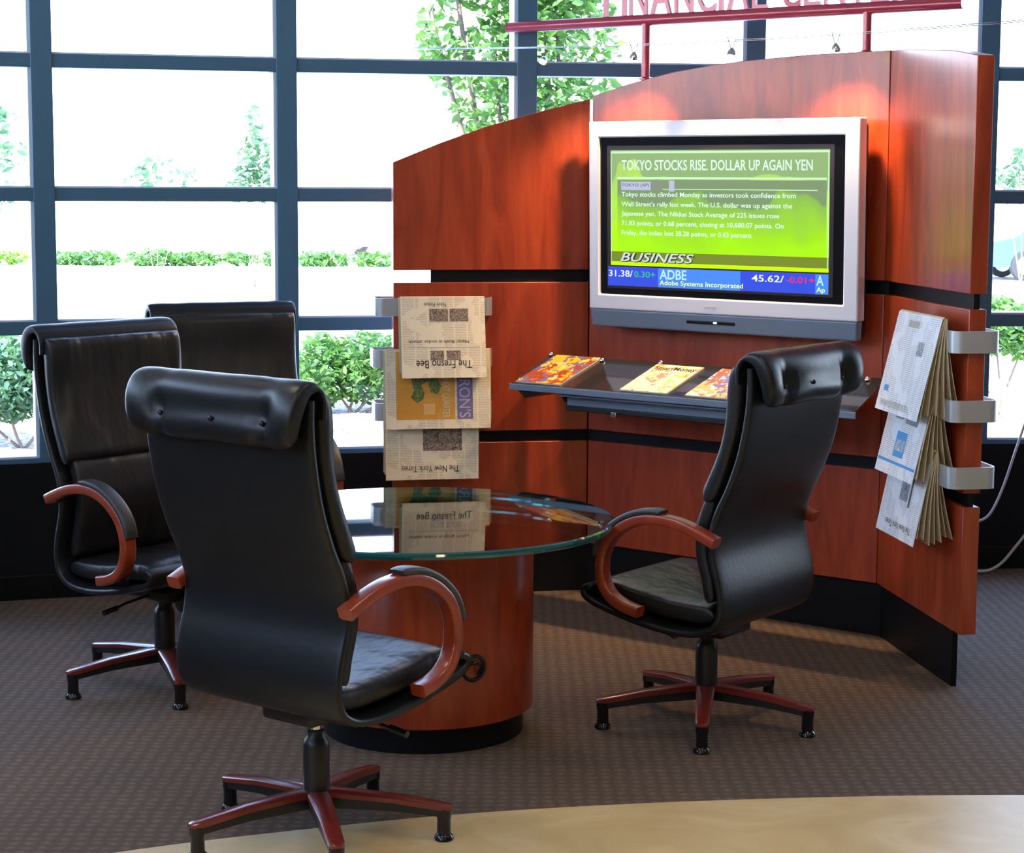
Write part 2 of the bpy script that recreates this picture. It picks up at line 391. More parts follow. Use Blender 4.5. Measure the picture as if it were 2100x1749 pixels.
# ------------------------------------------------------------------ low voltage spotlights on cables over the partition
M_bulb = mat('halogen_bulb', (1, 1, 1), .3, emit=((1.0, .72, .40), 60))
cb = MB()
for dn in (.19, .25): cb.tube([(-.9+3.1*i/16, 2.245-.03*math.sin(math.pi*i/16), dn) for i in range(17)], .0016, 6)
cb = cb.build('suspension_cable', M_chrome, M=WM, smooth=60); tag(cb, 'pair of thin taut lighting cables running above the partition top', 'cable')
spots = [(-.075, 'leftmost, bare glowing spotlight beside the window mullion', (-.10, .9, 1.3), 30),
         (.36, 'spotlight left of the left red post, just over the panel top', (.12, 1.45, .02), 42),
         (.80, 'spotlight between the two red posts over the panel top', (.66, 1.0, .28), 60),
         (1.235, 'spotlight beside the right red post over the panel top', (1.15, 1.55, .0), 42)]
for k, (u, lb, aim, pw) in enumerate(spots):
    o = Vector((u, 2.175, .22))
    t = empty('cable_spotlight', WM @ Matrix.Translation(o), 'small halogen '+lb, 'spotlight', 'halogen spotlights on the cables')
    d = (Vector(aim)-o).normalized(); q = d.to_track_quat('Z', 'Y').to_matrix().to_4x4()
    MB().tube([(0, .052, -.03), (0, .0, 0)], .0018, 6).tube([(0, .052, .03), (0, 0, 0)], .0018, 6).build('bracket', M_chrome, t, smooth=50)
    MB().lathe([(.004, -.016), (.007, -.012), (.015, -.002), (.019, .012), (.0175, .012), (.013, 0), (.005, -.008)], 16, q, caps=False).build('reflector', M_chrome, t, smooth=50)
    MB().lathe([(.001, -.008), (.008, -.003), (.011, .006), (.009, .013), (.001, .017)], 12, q).build('bulb', M_bulb, t, smooth=50)
    ld = bpy.data.lights.new('halogen', 'SPOT'); ld.energy = pw; ld.color = (1.0, .62, .30); ld.spot_size = R_(95); ld.spot_blend = 1.0; ld.shadow_soft_size = .03
    lo = bpy.data.objects.new('halogen_light', ld); COL.objects.link(lo); lo.parent = t
    lo.matrix_local = Matrix.Translation(d*.02) @ (-d).to_track_quat('Z', 'Y').to_matrix().to_4x4()

# ------------------------------------------------------------------ television
tv = empty('television', WM @ Matrix.Translation((.10, 1.115, .135)) @ Matrix.Rotation(R_(1.3), 4, 'X'), 'large flat panel television in a silver frame mounted on the middle of the partition', 'television')
TW, TZ0, TZ1 = 1.205, .075, .815
def frame_ring(x0, x1, y0, y1, ix0, ix1, iy0, iy1, zf, zb, zi):
    m = MB()
    o = [(x0, y0), (x1, y0), (x1, y1), (x0, y1)]; i = [(ix0, iy0), (ix1, iy0), (ix1, iy1), (ix0, iy1)]
    vs = [(a, b_, zb) for a, b_ in o]+[(a, b_, zf) for a, b_ in o]+[(a, b_, zf) for a, b_ in i]+[(a, b_, zi) for a, b_ in i]
    fs = []
    for k in range(4):
        l = (k+1) % 4; fs += [(k, l, 4+l, 4+k), (4+k, 4+l, 8+l, 8+k), (8+k, 8+l, 12+l, 12+k)]
    return m.add(vs, fs)
frame_ring(0, TW, TZ0, TZ1, .049, TW-.062, .135, .752, 0, -.05, -.012).build('silver_bezel', M_silver, tv, bevel=.006, bseg=3)
MB().box(.012, TW-.012, .02, TZ1-.02, -.095, -.045).build('rear_housing', M_black, tv, bevel=.01)
g = MB()
g.add([(.004, .004, -.012), (TW-.008, .002, -.012), (TW-.004, .076, -.004), (.002, .076, -.004), (.004, .004, -.05), (TW-.008, .002, -.05), (TW-.004, .076, -.05), (.002, .076, -.05)],
      [(0, 1, 2, 3), (4, 7, 6, 5), (0, 4, 5, 1), (1, 5, 6, 2), (2, 6, 7, 3), (3, 7, 4, 0)])
spk = g.build('speaker_bar', M_bluegrey, tv, bevel=.008, bseg=3)
MB().box(.46, .68, .035, .048, -.012, -.004).build('control_slot', M_blackg, spk, bevel=.003)
MB().box(.585, .60, .040, .046, -.004, -.002).build('power_light', mat('power_led', (.9, .9, 1), .4, emit=((.6, .7, 1), 3)), spk)
MB().box(.545, .60, .098, .108, 0, .002).build('maker_badge', M_white, tv, bevel=.001)
MB().box(.35, .85, .25, .65, -.135, -.09).build('wall_mount', M_black, tv)
M_scr = mat('screen_glass', (.006, .007, .011), .10, spec=.35)
scr = MB().box(.045, TW-.058, .13, .757, -.03, -.0115).build('screen', M_scr, tv)
PX0, PX1, PY0, PY1 = .100, 1.078, .178, .702
MB().add([(PX0-.018, PY0-.018, -.0113), (PX1+.018, PY0-.018, -.0113), (PX1+.018, PY1+.018, -.0113), (PX0-.018, PY1+.018, -.0113)], [(0, 1, 2, 3)]).build('inactive_border', mat('screen_border', (.035, .030, .034), .25, spec=.3), scr)
def emi(name, c, s=1.0): return mat(name, (0.004, .004, .004), .25, spec=.15, emit=(c, s))
M_pic = mat('picture_green', (.004, .004, .004), .25, spec=.15, emit=((.3, .75, .0), 1.0)); N, L, b = nt(M_pic)
vv = coords(N, L, (1, 1, 1)); n1 = noise(N, L, vv, 3.2, 3, .6); sp = N.new('ShaderNodeSeparateXYZ'); L.new(vv, sp.inputs[0])
ma = N.new('ShaderNodeMath'); ma.operation = 'MULTIPLY_ADD'; L.new(n1, ma.inputs[0]); ma.inputs[1].default_value = 1.0
mb_ = N.new('ShaderNodeMath'); mb_.operation = 'MULTIPLY'; L.new(sp.outputs['Y'], mb_.inputs[0]); mb_.inputs[1].default_value = .9; L.new(mb_.outputs[0], ma.inputs[2])
ramp(N, L, ma.outputs[0], [(.62, (.36, .90, .0)), (.88, (.40, .78, .01)), (1.0, (.34, .52, .14)), (1.15, (.24, .38, .15))], b.inputs['Emission Color'])
pic = MB()
for zf, (x0, x1, y0, y1) in enumerate(((PX0, PX1, PY0+.075, PY1),)): pic.add([(x0, y0, -.0110), (x1, y0, -.0110), (x1, y1, -.0110), (x0, y1, -.0110)], [(0, 1, 2, 3)])
pic.build('picture_green_field', M_pic, scr)
def quad(name, x0, x1, y0, y1, z, m, par): return MB().add([(x0, y0, z), (x1, y0, z), (x1, y1, z), (x0, y1, z)], [(0, 1, 2, 3)]).build(name, m, par)
quad('ticker_bar', PX0-.015, PX1, PY0-.008, PY0+.068, -.0108, emi('ticker_blue', (.035, .07, .62), 1.0), scr)
quad('ticker_block', PX0+.225, PX0+.60, PY0-.008, PY0+.066, -.0106, emi('ticker_light_blue', (.06, .22, .80), 1.0), scr)
quad('ticker_block', PX1-.055, PX1, PY0-.008, PY0+.066, -.0106, emi('ticker_light_blue', (.06, .22, .80), 1.0), scr)
sbox = quad('story_box', PX0+.032, PX1-.012, PY0+.13, PY1-.115, -.0108, None, scr)
M_box = mat('story_box_tint', (.004, .004, .004), .25, spec=.15, emit=((.22, .50, .02), 1.0)); N, L, b = nt(M_box)
vv = coords(N, L, (1, 1, 1)); n1 = noise(N, L, vv, 4.5, 2, .4); sp = N.new('ShaderNodeSeparateXYZ'); L.new(vv, sp.inputs[0])
ma = N.new('ShaderNodeMath'); ma.operation = 'MULTIPLY_ADD'; L.new(n1, ma.inputs[0]); ma.inputs[1].default_value = .35
mb_ = N.new('ShaderNodeMath'); mb_.operation = 'MULTIPLY'; L.new(sp.outputs['Y'], mb_.inputs[0]); mb_.inputs[1].default_value = 1.6; L.new(mb_.outputs[0], ma.inputs[2])
ramp(N, L, ma.outputs[0], [(.55, (.36, .90, .0)), (.78, (.30, .66, .01)), (.98, (.22, .42, .07)), (1.12, (.18, .26, .13))], b.inputs['Emission Color'])
sbox.data.materials.append(M_box)
M_bord = emi('picture_pale_line', (.50, .85, .45), 1.0)
for (x0, x1, y0, y1) in ((PX0, PX1, PY1-.012, PY1-.004), (PX1-.007, PX1-.002, PY0+.08, PY1-.01), (PX0+.03, PX1-.012, PY1-.112, PY1-.104), (PX0, PX0+.004, PY0+.08, PY1-.01), (PX0+.05, PX1-.05, PY1-.152, PY1-.149)):
    quad('picture_border', x0, x1, y0, y1, -.0106, M_bord, scr)
quad('lower_band', PX0, PX1, PY0+.078, PY0+.128, -.0106, emi('picture_olive_band', (.16, .22, .02), 1.0), scr)
quad('lower_band', PX0, PX1, PY0+.073, PY0+.088, -.0105, emi('picture_lime_band', (.50, .85, .0), 1.0), scr)
quad('picture_figure', PX0+.19, PX0+.245, PY1-.155, PY1-.117, -.0105, emi('picture_dim', (.20, .24, .18), 1.0), scr)
quad('picture_figure', PX0+.05, PX0+.19, PY1-.155, PY1-.122, -.0105, emi('picture_lilac', (.40, .44, .58), 1.0), scr)
quad('picture_figure', PX0+.275, PX0+.30, PY1-.16, PY1-.117, -.0105, emi('picture_lilac', (.40, .44, .58), 1.0), scr)
M_tx = emi('screen_text_white', (.62, .92, .72), 1.0)
text('headline_text', 'TOKYO STOCKS RISE. DOLLAR UP AGAIN YEN', PX0+.052, PY1-.078, .855, .040, M_tx, scr, -.0103, bold=.012)
text('story_text', 'TOKYO (AP)', PX0+.052, PY1-.145, .13, .016, emi('screen_text_dark', (.06, .08, .06)), scr, -.0102)
for k, (s, w) in enumerate((('Tokyo stocks climbed Monday as investors took confidence from', .785), ("Wall Street's rally last week. The U.S. dollar was up against the", .77), ('Japanese yen. The Nikkei Stock Average of 225 issues rose', .715), ('71.83 points, or 0.68 percent, closing at 10,680.07 points. On', .735), ('Friday, the index lost 38.28 points, or 0.43 percent.', .60))):
    text('story_text', s, PX0+.052, PY1-.186-.0375*k, w, .024, M_tx, scr, -.0103, bold=.01)
text('section_text', 'BUSINESS', PX0+.05, PY0+.086, .345, .036, emi('screen_text_shadow', (.02, .03, .02)), scr, -.0103, shear=.3, bold=.03)
text('section_text', 'BUSINESS', PX0+.046, PY0+.089, .345, .036, emi('screen_text_grey', (.55, .60, .60)), scr, -.0101, shear=.3, bold=.012)
text('ticker_text', '31.38/', PX0-.01, PY0+.028, .115, .026, emi('screen_text_pale', (.7, .75, .95)), scr, -.0103, bold=.012)
text('ticker_text', '0.30+', PX0+.112, PY0+.028, .10, .024, emi('screen_text_green', (.03, .45, .22)), scr, -.0103, bold=.012)
text('ticker_text', 'ADBE', PX0+.232, PY0+.024, .125, .038, emi('screen_text_sky', (.40, .70, .98)), scr, -.0103, bold=.02)
text('ticker_text', 'Adobe Systems Incorporated', PX0+.232, PY0-.004, .38, .024, emi('screen_text_yellow', (.75, .95, .15)), scr, -.0103, bold=.012)
text('ticker_text', '45.62/', PX0+.65, PY0+.030, .14, .026, emi('screen_text_pale', (.7, .75, .95)), scr, -.0103, bold=.012)
text('ticker_text', '-0.01+', PX0+.80, PY0+.030, .12, .024, emi('screen_text_red', (.80, .02, .09)), scr, -.0103, bold=.012)
text('ticker_text', 'A', PX1-.05, PY0+.024, .030, .038, emi('screen_text_sky', (.40, .70, .98)), scr, -.0103, bold=.02)
text('ticker_text', 'Ap', PX1-.05, PY0-.006, .036, .024, emi('screen_text_yellow', (.75, .95, .15)), scr, -.0103, bold=.012)

# ------------------------------------------------------------------ magazine shelf
sh = empty('magazine_shelf', WM, 'sloping clear magazine shelf with blue grey metal lip below the television', 'shelf')
uL, uR, nb, nf, zb_, zf_ = -.055, 1.47, .20, .445, 1.000, .902
def SP(u, s, h=0):          # point on the sloping shelf: s 0 back .. 1 front, h above it
    return Vector((u, zb_+(zf_-zb_)*s+h, nb+(nf-nb)*s+h*.35))
def sheet(m, u0, u1, s0, s1, h0, h1):
    P = [SP(u0, s0, h0), SP(u1, s0, h0), SP(u1, s1, h0), SP(u0, s1, h0), SP(u0, s0, h1), SP(u1, s0, h1), SP(u1, s1, h1), SP(u0, s1, h1)]
    return m.add(P, [(0, 1, 2, 3), (4, 7, 6, 5), (0, 4, 5, 1), (1, 5, 6, 2), (2, 6, 7, 3), (3, 7, 4, 0)])
sheet(MB(), uL, uR, 0, 1, -.005, 0).build('shelf_plate', mat('smoked_plate', (.03, .028, .03), .12, coat=1.0), sh, bevel=.001)
MB().box(uL-.005, uR+.005, .876, .900, nf, nf+.008).build('front_lip', M_bluegrey, sh, bevel=.002)
MB().box(uL+.22, uR-.22, .822, .862, nf-.09, nf-.075).box(uL+.22, uR-.22, .862, .870, nf-.09, nf-.02).build('lower_rail', M_bluegrey, sh, bevel=.002)
MB().box(uL+.215, uR-.215, .802, .824, nf-.13, nf-.072).build('light_housing', M_black, sh, bevel=.004)
MB().box(uL+.45, uL+.475, .795, .815, nf-.06, nf-.045).build('cable_clip', M_chrome, sh, bevel=.002)
for u in (.12, .67, 1.22):
    P = [(u, .90, nf-.05), (u, .95, .24), (u, .93, 0), (u, .84, 0), (u, .83, nf-.12)]
    v2 = [(a+.012, b_, c) for a, b_, c in P]; MB().add(P+v2, [(0, 1, 2, 3, 4), (9, 8, 7, 6, 5)]+[(i, (i+1) % 5, 5+(i+1) % 5, 5+i) for i in range(5)]).build('bracket', M_black, sh)
MB().add([(uL+.03, .876, nf-.003), (uL+.17, .876, nf-.003), (uL+.06, .845, nf-.01), (uL+.03, .876, nf-.2), (uL+.17, .876, nf-.2), (uL+.06, .845, nf-.2)], [(0, 1, 2), (5, 4, 3), (0, 3, 4, 1), (1, 4, 5, 2), (2, 5, 3, 0)]).build('end_gusset', M_black, sh)
for k, (u, s) in enumerate(((uL+.02, .03), (uL+.03, .90), (.50, .05), (1.40, .1), (.23, .10), (.90, .05))):
    c = SP(u, s, .0)
    MB().lathe([(.012, 0), (.012, .004), (.009, .012), (.004, .014)], 16, Matrix.Translation(c) @ Matrix.Rotation(R_(-90), 4, 'X')).build('stud', M_chrome, sh, smooth=50)

def printmat(name, cols, scale, pos=None):
    m = mat(name, cols[0], .35, coat=.4); N, L, b = nt(m); vo = N.new('ShaderNodeTexVoronoi'); vo.inputs['Scale'].default_value = scale
    vv = coords(N, L, (1, 1, 1)); nn = N.new('ShaderNodeTexNoise'); nn.inputs['Scale'].default_value = scale*.8; L.new(vv, nn.inputs[0])
    mxv = N.new('ShaderNodeMixRGB'); mxv.inputs[0].default_value = .25; L.new(vv, mxv.inputs[1]); L.new(nn.outputs[1], mxv.inputs[2]); L.new(mxv.outputs[0], vo.inputs[0])
    sx = N.new('ShaderNodeSeparateXYZ'); L.new(vo.outputs['Color'], sx.inputs[0])
    r = ramp(N, L, sx.outputs[0], [(pos[i] if pos else i/(len(cols)), c) for i, c in enumerate(cols)], b.inputs['Base Color']); r.color_ramp.interpolation = 'CONSTANT'
    return m
M_page = mat('page_edges', (.80, .78, .70), .7)
def magazine(label, u, w, s0, s1, cover, title, tcol, skew=-.02):
    t = empty('magazine', WM @ Matrix.Translation(SP(u, s0, .001)), label, 'magazine', 'magazines lying on the shelf')
    o = SP(u, s0, .001); mb = MB()
    a0 = SP(u, s0, .001)-o; b0 = SP(u+w, s0, .001)-o; c0 = SP(u+w+skew, s1, .001)-o; d0 = SP(u+skew, s1, .001)-o
    nrm = (d0-a0).cross(b0-a0).normalized(); nrm = nrm if nrm.y > 0 else -nrm
    P = [a0, b0, c0, d0]; th = .006
    mb.add(P+[p+nrm*th for p in P], [(0, 3, 2, 1), (4, 5, 6, 7), (0, 1, 5, 4), (1, 2, 6, 5), (2, 3, 7, 6), (3, 0, 4, 7)]).build('pages', M_page, t)
    ex = (b0-a0).normalized(); ey = (a0-d0).normalized(); ez = ex.cross(ey).normalized(); ey2 = ez.cross(ex)
    F = Matrix(((ex.x, ey2.x, ez.x, 0), (ex.y, ey2.y, ez.y, 0), (ex.z, ey2.z, ez.z, 0), (0, 0, 0, 1)))
    if ez.dot(nrm) < 0: raise RuntimeError
    H = (d0-a0).length
    sk = skew
    cv = MB().add([p for p in ((0, 0, 0), (w, 0, 0), (w+sk, -H, 0), (sk, -H, 0))], [(0, 3, 2, 1)]).build('cover', cover, t, M=Matrix.Translation(nrm*(th+.0006)) @ F)
    if title: text('title', title, w*.06, -H*.24, w*.86, H*.17, tcol, cv, .0008, bold=.01)
    return t, cv, H
M_dk = mat('ink_black', (.02, .02, .025), .5)
M_cv1 = printmat('cover_orange_fruit', ((.55, .16, .04), (.80, .48, .03), (.35, .06, .02), (.75, .60, .20), (.15, .14, .35)), 22)
M_cv2 = printmat('cover_cream', ((.78, .72, .60), (.80, .76, .66), (.70, .30, .20), (.78, .66, .12), (.74, .70, .60)), 26, (0, .3, .62, .74, .84))
M_cv3 = printmat('cover_white_red', ((.80, .78, .78), (.55, .14, .05), (.78, .50, .20), (.25, .18, .45), (.8, .78, .75)), 24)
magazine('magazine with an orange food cover, leftmost on the sloping shelf', .0, .215, .05, .97, M_cv1, None, None, -.035)
magazine('cream covered finance magazine in the middle of the sloping shelf', .495, .215, .12, .97, M_cv2, 'SmartMoney', M_dk, -.03)
magazine('white and red covered magazine partly hidden behind the right chair back', .79, .215, .12, .97, M_cv3, None, None, -.03)

# ------------------------------------------------------------------ newspaper holders and newspapers
M_news = mat('newsprint', (.86, .78, .60), .8); N, L, b = nt(M_news)
tc = N.new('ShaderNodeTexCoord'); sx = N.new('ShaderNodeSeparateXYZ'); L.new(tc.outputs['Object'], sx.inputs[0])
def mth(op, a, c=None, cc=None):
    n = N.new('ShaderNodeMath'); n.operation = op
    for i, q in enumerate((a, c, cc)):
        if q is None: continue
        if isinstance(q, (int, float)): n.inputs[i].default_value = q
        else: L.new(q, n.inputs[i])
    return n.outputs[0]
xx, yy = sx.outputs['X'], sx.outputs['Y']
line = mth('LESS_THAN', mth('FRACT', mth('MULTIPLY', yy, 150.0)), .45)
colm = mth('GREATER_THAN', mth('FRACT', mth('MULTIPLY', xx, 19.0)), .12)
cell = N.new('ShaderNodeTexNoise'); cell.inputs['Scale'].default_value = 9.0; L.new(tc.outputs['Object'], cell.inputs[0])
blk = mth('GREATER_THAN', cell.outputs[0], .46)
wd = N.new('ShaderNodeTexNoise'); wd.inputs['Scale'].default_value = 1.0; mp = N.new('ShaderNodeMapping'); mp.inputs['Scale'].default_value = (260, 150, 1); L.new(tc.outputs['Object'], mp.inputs[0]); L.new(mp.outputs[0], wd.inputs[0])
wrd = mth('GREATER_THAN', wd.outputs[0], .40)
ink = mth('MULTIPLY', mth('MULTIPLY', line, colm), mth('MULTIPLY', blk, wrd))
mxn = N.new('ShaderNodeMixRGB'); L.new(mth('MULTIPLY', ink, .42), mxn.inputs[0]); mxn.inputs[1].default_value = (.86, .78, .60, 1); mxn.inputs[2].default_value = (.14, .13, .12, 1); L.new(mxn.outputs[0], b.inputs['Base Color'])
M_plain = mat('newsprint_plain', (.66, .58, .40), .85)
M_newsw = M_news.copy(); M_newsw.name = 'newsprint_white'
for n in M_newsw.node_tree.nodes:
    if n.type == 'MIX_RGB': n.inputs[1].default_value = (.80, .82, .88, 1)
M_photo = printmat('news_photo', ((.10, .09, .08), (.30, .26, .20), (.45, .38, .28), (.08, .07, .08), (.35, .20, .16)), 60)
M_photob = printmat('news_photo_bluish', ((.12, .16, .2), (.40, .50, .55), (.25, .3, .4), (.55, .60, .62), (.15, .16, .18)), 60)
M_orange = printmat('orange_picture', ((.72, .36, .05), (.74, .38, .04), (.70, .33, .05), (.72, .37, .06)), 8)
M_green = printmat('green_picture', ((.10, .18, .04), (.25, .35, .06), (.12, .10, .12), (.06, .10, .03)), 60)
M_purple = mat('purple_block', (.20, .17, .36), .7)
M_lblue = mat('light_blue_ink', (.10, .35, .70), .7)
M_grey = mat('grey_ink', (.45, .43, .38), .8)
M_ink2 = mat('soft_ink', (.10, .09, .085), .8)

def holder(Wm, zc, u0, u1, label, flip):
    """C shaped flat aluminium band gripping the panel end; u1 is the outer end beyond the board edge"""
    h = .036; n = 10; pts = []
    sgn = 1 if u1 > u0 else -1
    out = .058; back = -TH-.04; rr = .03
    pts.append((u0, .004)); 
    for k in range(n+1):
        a = math.pi/2*k/n; pts.append((u0+sgn*rr*(1-math.cos(a)) if False else u0+sgn*(rr*(1-math.cos(a))), out-rr+rr*math.sin(a)))
    for k in range(n+1):
        a = math.pi/2*k/n; pts.append((u1-sgn*rr*(1-math.sin(a)), out-rr+rr*math.cos(a)))
    for k in range(n+1):
        a = math.pi/2*k/n; pts.append((u1-sgn*rr*(1-math.cos(a)), back+rr-rr*math.sin(a)))
    pts.append((u0+sgn*.2, back)); 
    t = .003; rg = []
    P = [Vector((a, 0, c)) for a, c in pts]; Q = [P[0]]
    for p in P[1:]:
        if (p-Q[-1]).length > 1e-4: Q.append(p)
    P = Q
    for i, p in enumerate(P):
        d = (P[min(i+1, len(P)-1)]-P[max(i-1, 0)]).normalized(); nn = Vector((d.z, 0, -d.x))*t
        rg.append([p-nn+Vector((0, zc-h, 0)), p+nn+Vector((0, zc-h, 0)), p+nn+Vector((0, zc+h, 0)), p-nn+Vector((0, zc+h, 0))])
    o = MB().rings(rg).build('newspaper_holder', M_alum, M=Wm, smooth=40)
    return tag(o, label, 'newspaper holder', 'aluminium bands holding newspapers')

def newspaper(Wm, u0, u1, ztop, zbot, label, art, front=.165, backn=.05, leaves=4, m=M_news, ridge=.088, skew=0.0, backlen=.0, side=0):
    """folded paper draped over a band, the front page hanging; art(page) draws on local x,y of the page"""
    w = u1-u0; Hh = ztop-zbot
    t = empty('newspaper', Wm @ Matrix.Translation((u0, zbot, 0)), label, 'newspaper', 'newspapers on the end holders')
    def leaf(nt_, nbm, z0, du=0, curl=.006, th=.0022):
        rg = []; n = 12
        for i in range(n+1):
            s = i/n; z = Hh-(Hh-z0)*s; nn = nt_+(nbm-nt_)*s+curl*math.sin(math.pi*s); uo = skew*s+du
            rg.append([(uo, z, nn), (w+uo, z, nn), (w+uo, z, nn+th), (uo, z, nn+th)])
        return MB().rings(rg)
    for k in range(leaves):
        f = k/max(1, leaves-1)
        nb_ = backn+(front-.012-backn)*f
        leaf(ridge-.012+.006*f, nb_, random.uniform(.004, .03)-backlen*(1-f), random.uniform(-.008, .008)).build('inner_pages', M_plain, t, smooth=50)
    # rounded fold over the band
    rg = [[(x, Hh-.012+.016*math.sin(a), ridge-.008+.012*math.cos(a)) for x in (0, w)] for a in [math.pi*k/8 for k in range(9)]]
    fo = [p for r in rg for p in r]; MB().add(fo, [(2*i, 2*i+1, 2*i+3, 2*i+2) for i in range(8)]).build('fold', M_plain, t, smooth=80)
    # flat front page in a tilted local frame (x right, y up, z outward)
    ang = math.atan2(front-ridge, Hh)
    F = Matrix.Translation((skew, 0, front+.003)) @ Matrix.Rotation(-ang, 4, 'X')
    L_ = math.hypot(front-ridge, Hh); n = 10; vs = []; fs = []
    for i in range(n+1):
        s = i/n; y = L_*s; sk = -skew*s
        vs += [(sk, y, 0), (w+sk, y, 0)]
        if i: fs.append((2*i-2, 2*i-1, 2*i+1, 2*i))
    vs2 = [(a, b_, -.0025) for a, b_, c in vs]; k = len(vs)
    fs += [tuple(j+k for j in f[::-1]) for f in list(fs)]
    fs += [(0, k, k+1, 1), (k-2, k-1, 2*k-1, 2*k-2)]+[(2*i-2, 2*i, 2*i+k, 2*i-2+k) for i in range(1, n+1)]+[(2*i-1, 2*i-1+k, 2*i+1+k, 2*i+1) for i in range(1, n+1)]
    pg = MB().add(vs, fs).build('front_page', m, t, M=F)
    art(pg, w, L_)
    return t
def art_fresno(p, w, h):
    q = lambda nm, a, c, d, e, m: quad(nm, a*w, c*w, d*h, e*h, .0006, m, p)
    text('masthead', 'The Fresno Bee', .17*w, .12*h, .66*w, .10*h, M_dk, p, .0007, flip=True, bold=.004)
    q('picture', .34, .50, .22, .34, M_photo); q('picture', .53, .70, .22, .34, M_photo)
    q('rule', .07, .93, .375, .385, M_lblue if False else M_grey)
    text('headline', 'Navy: Bush is under attack', .08*w, .43*h, .72*w, .05*h, M_ink2, p, .0007, flip=True, bold=.01)
    q('picture', .34, .56, .70, .86, M_photo); q('picture', .58, .80, .70, .86, M_photo)
    text('subhead', 'New Peace', .28*w, .885*h, .26*w, .05*h, M_ink2, p, .0007, flip=True)
def art_barrons(p, w, h):
    q = lambda nm, a, c, d, e, m, z=.0006: quad(nm, a*w, c*w, d*h, e*h, z, m, p)
    q('cover_picture', .10, .66, .12, .98, M_orange); MB().add([(a*w, b_*h, .0009) for a, b_ in ((.15, .98), (.18, .74), (.24, .66), (.27, .50), (.24, .40), (.30, .33), (.36, .38), (.37, .47), (.34, .56), (.40, .60), (.43, .46), (.50, .44), (.53, .54), (.49, .66), (.55, .80), (.53, .98))], [tuple(range(16))]).build('cover_picture', M_green, p); q('masthead_block', .68, .83, .12, .98, M_purple)
    q('caption', .36, .47, .18, .32, mat('pale_orange_ink', (.80, .50, .16), .7), .0012)
    mt = Matrix.Translation((0, 0, 0))
    for s, cx0, ww, col in (("BARRON'S", .70*w, .11*w, mat('lavender_ink', (.55, .52, .66), .7)), ('NEXT QUARTER', .53*w, .08*w, mat('cream_ink', (.75, .66, .5), .7))):
        me = text_mesh(s, 0, 0, (.80 if 'B' in s[:1] else .5)*h, ww)
        for v_ in me.vertices: v_.co = Vector((cx0+v_.co.y, .14*h+(.80 if 'B' in s[:1] else .5)*h-v_.co.x, .0012)) if True else 0
        for f in me.polygons: pass
        me.materials.clear(); link('masthead', me, col, p)
def art_nyt(p, w, h):
    q = lambda nm, a, c, d, e, m, z=.0006: quad(nm, a*w, c*w, d*h, e*h, z, m, p)
    text('masthead', 'The New York Times', .17*w, .10*h, .62*w, .085*h, M_dk, p, .0007, flip=True)
    q('picture', .40, .82, .38, .98, M_photo)
def art_white(tl):
    def f(p, w, h):
        q = lambda nm, a, c, d, e, m, z=.0006: quad(nm, a*w, c*w, d*h, e*h, z, m, p)
        if tl == 1:
            text('masthead', 'THE BUSINESS JOURNAL', .08*w, .05*h, .70*w, .085*h, M_grey, p, .0007, flip=True, bold=.01); q('picture', .62, .76, .60, .74, M_photob); q('picture', .1, .2, .2, .26, M_lblue); q('picture', .30, .55, .86, .93, M_grey)
        if tl == 2:
            q('rule', .02, .98, .12, .15, M_lblue); q('picture', .22, .42, .58, .90, M_photob); q('picture', .5, .80, .55, .92, M_photob)
            q('masthead_block', .36, .62, .20, .46, M_lblue); text('masthead', 'USA TODAY', .38*w, .26*h, .22*w, .12*h, M_news, p, .0009, flip=True, bold=.02)
        if tl == 3:
            text('masthead', 'The New York Times', .2*w, .09*h, .66*w, .07*h, M_ink2, p, .0007, flip=True); q('picture', .42, .62, .40, .95, M_photob); q('rule', .66, .70, .35, .95, M_ink2)
    return f
for zc, u1, lb in ((1.192, -.075, 'top'), (.985, -.085, 'middle'), (.770, -.078, 'bottom')):
    holder(WL, zc, .395, u1, 'brushed aluminium band around the left panel end, %s of three' % lb, False)
newspaper(WL, .016, .356, 1.232, .915, 'upside-down Fresno Bee newspaper, topmost on the left panel end', art_fresno, front=.150, backn=.09)
newspaper(WL, -.046, .378, 1.022, .708, 'newspaper with orange cover picture and purple masthead, middle of the left stack', art_barrons, front=.125, backn=.075)
newspaper(WL, -.045, .332, .806, .500, 'upside-down New York Times hanging lowest on the left panel end', art_nyt, front=.105, backn=.06, skew=.0)
for zc, lb in ((1.182, 'top'), (.955, 'middle'), (.735, 'bottom')):
    holder(WR, zc, .55, lenR+.030, 'brushed aluminium band around the right panel end, %s of three' % lb, True)
newspaper(WR, .40, .83, 1.255, .915, 'white newspaper hanging topmost on the right panel end', art_white(1), front=.155, backn=.004, m=M_newsw, leaves=6, ridge=.075)
newspaper(WR, .40, .79, 1.03, .70, 'white newspaper with blue masthead block, middle of the right stack', art_white(2), front=.150, backn=.004, m=M_newsw, leaves=6, ridge=.075)
newspaper(WR, .40, .79, .81, .49, 'white newspaper hanging lowest on the right panel end', art_white(3), front=.140, backn=.004, m=M_newsw, leaves=7, ridge=.075)

